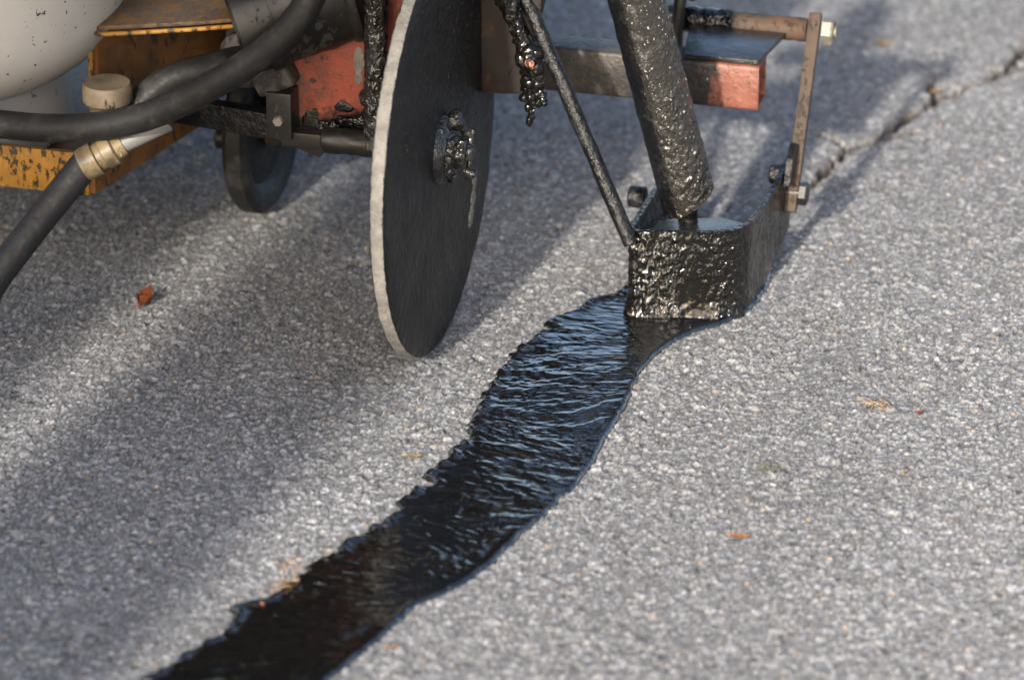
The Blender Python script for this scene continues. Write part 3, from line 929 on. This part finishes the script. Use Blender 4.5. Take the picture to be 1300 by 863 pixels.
bm = bmesh.new()
lathe(bm, (0, 0, .15), (0, 0, 1), [(.1495, 0), (.1512, .001), (.1512, .004), (.1495, .005)], 96)
obj('weld_seam', bm, M['tank'], gc, 50)

# ------------------------------------------------------------------ litter on the road
def mat_leaf(name, col):
    N = NT(name)
    c = N.mix(N.ramp(N.noise(180, 4), .35, .65), col, tuple(x * .55 for x in col))
    N.set(color=c, rough=.7)
    return N.m
LM = [mat_leaf('leaf_russet', (.3, .085, .035)), mat_leaf('leaf_orange', (.42, .2, .1)), mat_leaf('leaf_tan', (.36, .25, .14)), mat_leaf('leaf_olive', (.12, .12, .06))]
def leaf(x, y, ln, wd, rz, curl, m, label, lift=.0004):
    bm = bmesh.new()
    nu, nv = 9, 7
    g = []
    for i in range(nu):
        t = i / (nu - 1)
        hw = wd * (math.sin(math.pi * min(1, t * 1.02 + .03)) ** .8 * (.75 + .25 * math.cos(t * 19)))
        row = []
        for j in range(nv):
            s = j / (nv - 1) * 2 - 1
            row.append(bm.verts.new(((t - .5) * ln, s * hw, lift + curl * (s * s) * wd + .18 * curl * ln * (t - .5) ** 2 * 4 + .0006 * noise.noise(Vector((t * 5 + x * 90, s * 3, y * 80))))))
        g.append(row)
    for a, b in zip(g, g[1:]):
        for j in range(nv - 1): bm.faces.new((a[j], a[j + 1], b[j + 1], b[j]))
    tube(bm, [(-ln * .5, 0, lift + .0006 + .18 * curl * ln), (-ln * .75, ln * .05, lift + .001), ], [.0005, .0003], 5)
    r = bmesh.ops.solidify(bm, geom=bm.faces[:(nu - 1) * (nv - 1)], thickness=.00025)
    o = obj('fallen_leaf', bm, m, None, 60)
    o.location = (x, y, 0)
    o.rotation_euler = (0, 0, R(rz))
    return tag(o, label, 'leaf', 'fallen leaves')
leaf(-.2295, .001, .0195, .0075, 80, 1.2, LM[0], 'curled russet leaf in the shade below the yellow channel')
leaf(.2728, -.2437, .0135, .004, 8, .3, LM[1], 'flat pale orange leaf right of the tar strip, nearest the viewer')
leaf(.0317, -.1858, .0125, .0035, 15, .3, LM[2], 'tan leaf close to the ragged left edge of the tar strip')
leaf(-.0425, -.1451, .007, .002, 40, .3, LM[2], 'tiny tan leaf scrap below the big wheel')
leaf(.3576, -.0319, .006, .0024, 70, .5, LM[0], 'tiny russet scrap just right of the dry pine needles')
leaf(.272, .5614, .009, .004, 30, .5, LM[2], 'tan scrap lying in the open crack')
leaf(.2089, .6551, .012, .005, 160, .5, LM[2], 'tan leaf near the far end of the road, beyond the link bar')
leaf(.2044, .1410, .006, .0022, 20, .4, LM[1], 'tiny orange scrap at the foot of the tar shoe')
leaf(.0905, -.4432, .009, .003, 30, .3, LM[2], 'pale tan scrap by the smooth right edge of the tar strip')
leaf(.0042, -.3839, .013, .005, 50, .6, LM[2], 'crumpled tan leaf touching the left edge of the tar strip')
leaf(-.0101, -.4147, .011, .004, 10, .5, LM[1], 'orange-brown leaf nearest the bottom of the tar strip')
leaf(.3633, -.1238, .007, .002, 80, .3, LM[2], 'small straw-coloured scrap right of the weed sprig')

def needles(x, y, n, ln, spread, m, name, label, cat, seed, up=.0):
    rnd = random.Random(seed)
    bm = bmesh.new()
    for i in range(n):
        a = rnd.uniform(0, 2 * math.pi); ox, oy = rnd.gauss(0, spread), rnd.gauss(0, spread)
        l = ln * rnd.uniform(.6, 1.1)
        d = Vector((math.cos(a), math.sin(a), up * rnd.uniform(.3, 1)))
        s = Vector((ox, oy, .0006 + rnd.uniform(0, .001)))
        tube(bm, [s, s + d * l * .5 + Vector((0, 0, .001)), s + d * l], [.00035, .0003, .00015], 5)
    o = obj(name, bm, m)
    o.location = (x, y, 0)
    return tag(o, label, cat)
needles(.327, -.027, 16, .0115, .0035, LM[2], 'pine_needles', 'small tangle of dry orange pine needles on the sunlit road', 'needles', 2)
needles(.2715, -.1453, 9, .010, .003, LM[3], 'weed_sprig', 'tiny olive weed sprig on the road right of the tar strip', 'weed', 5, .5)

# ------------------------------------------------------------------ invented trees out of view, added so their trunks shade the scene's left
def tree(x, y, r, hgt, seed, label):
    rnd = random.Random(seed)
    t = tag(empty('added_shade_tree', (x, y, 0)), label, 'tree', 'unseen trees added for shade')
    bm = bmesh.new()
    pts = [Vector((0, 0, -.1))] + [Vector((.02 * noise.noise(Vector((seed, z, 0))), .02 * noise.noise(Vector((z, seed, 5))), z)) for z in np.linspace(.15, hgt, 14)]
    rr = [r * 1.5] + [r * (1.06 - .10 * min(1, z / 4.5) - .6 * max(0, (z - 4.5) / (hgt - 4.5))) for z in np.linspace(.15, hgt, 14)]
    tube(bm, pts, rr, 18, bump=tarskin(9, .012, seed))
    tips = []
    for i in range(12):
        z = 4.9 + (hgt - 5.1) * i / 12
        a = i * 2.4 + seed
        l = 1.7 - .07 * i
        e = Vector((math.cos(a) * l, math.sin(a) * l, z + .5 * l))
        tube(bm, [Vector((0, 0, z)), Vector((0, 0, z)).lerp(e, .5) + Vector((0, 0, -.05)), e], [r * .35, r * .2, r * .06], 8)
        tips += [Vector((0, 0, z)).lerp(e, f) for f in (.45, .65, .85, 1)]
    obj('trunk', bm, M['bark'], t)
    bm = bmesh.new()
    for p in tips:
        for k in range(40):
            c = p + Vector((rnd.gauss(0, .28), rnd.gauss(0, .28), rnd.gauss(0, .22)))
            a = Vector((rnd.uniform(-1, 1), rnd.uniform(-1, 1), rnd.uniform(-.5, .5))).normalized()
            b = a.cross(Vector((rnd.uniform(-1, 1), rnd.uniform(-1, 1), 1))).normalized()
            bm.faces.new([bm.verts.new(c + a * s * .07 + b * u * .035) for s, u in ((-1, 0), (0, -1), (1, 0), (0, 1))])
    obj('crown', bm, M['leafage'], t, 0)
N = NT('bark'); f = N.noise(14, 6, .7); N.set(color=N.mix(f, (.05, .035, .025), (.16, .12, .09)), rough=.9); N.bump(f, .02); M['bark'] = N.m
N = NT('autumn_leafage'); N.set(color=N.mix(N.noise(3, 3), (.10, .09, .03), (.20, .10, .03)), rough=.7); M['leafage'] = N.m
DT = 1.75
perp = Vector((math.cos(SUN_AZ), -math.sin(SUN_AZ)))
back = Vector((math.sin(SUN_AZ), math.cos(SUN_AZ))) * -DT
for s, r, sd, lb in ((-.100, .096, 1, 'slim unseen tree added to cast shade, the right one of two'), (-.402, .155, 2, 'stout unseen tree added to cast shade, the left one of two')):
    p = back + perp * (s * math.cos(SUN_AZ))
    tree(p.x, p.y, r, 8.0, sd, lb)
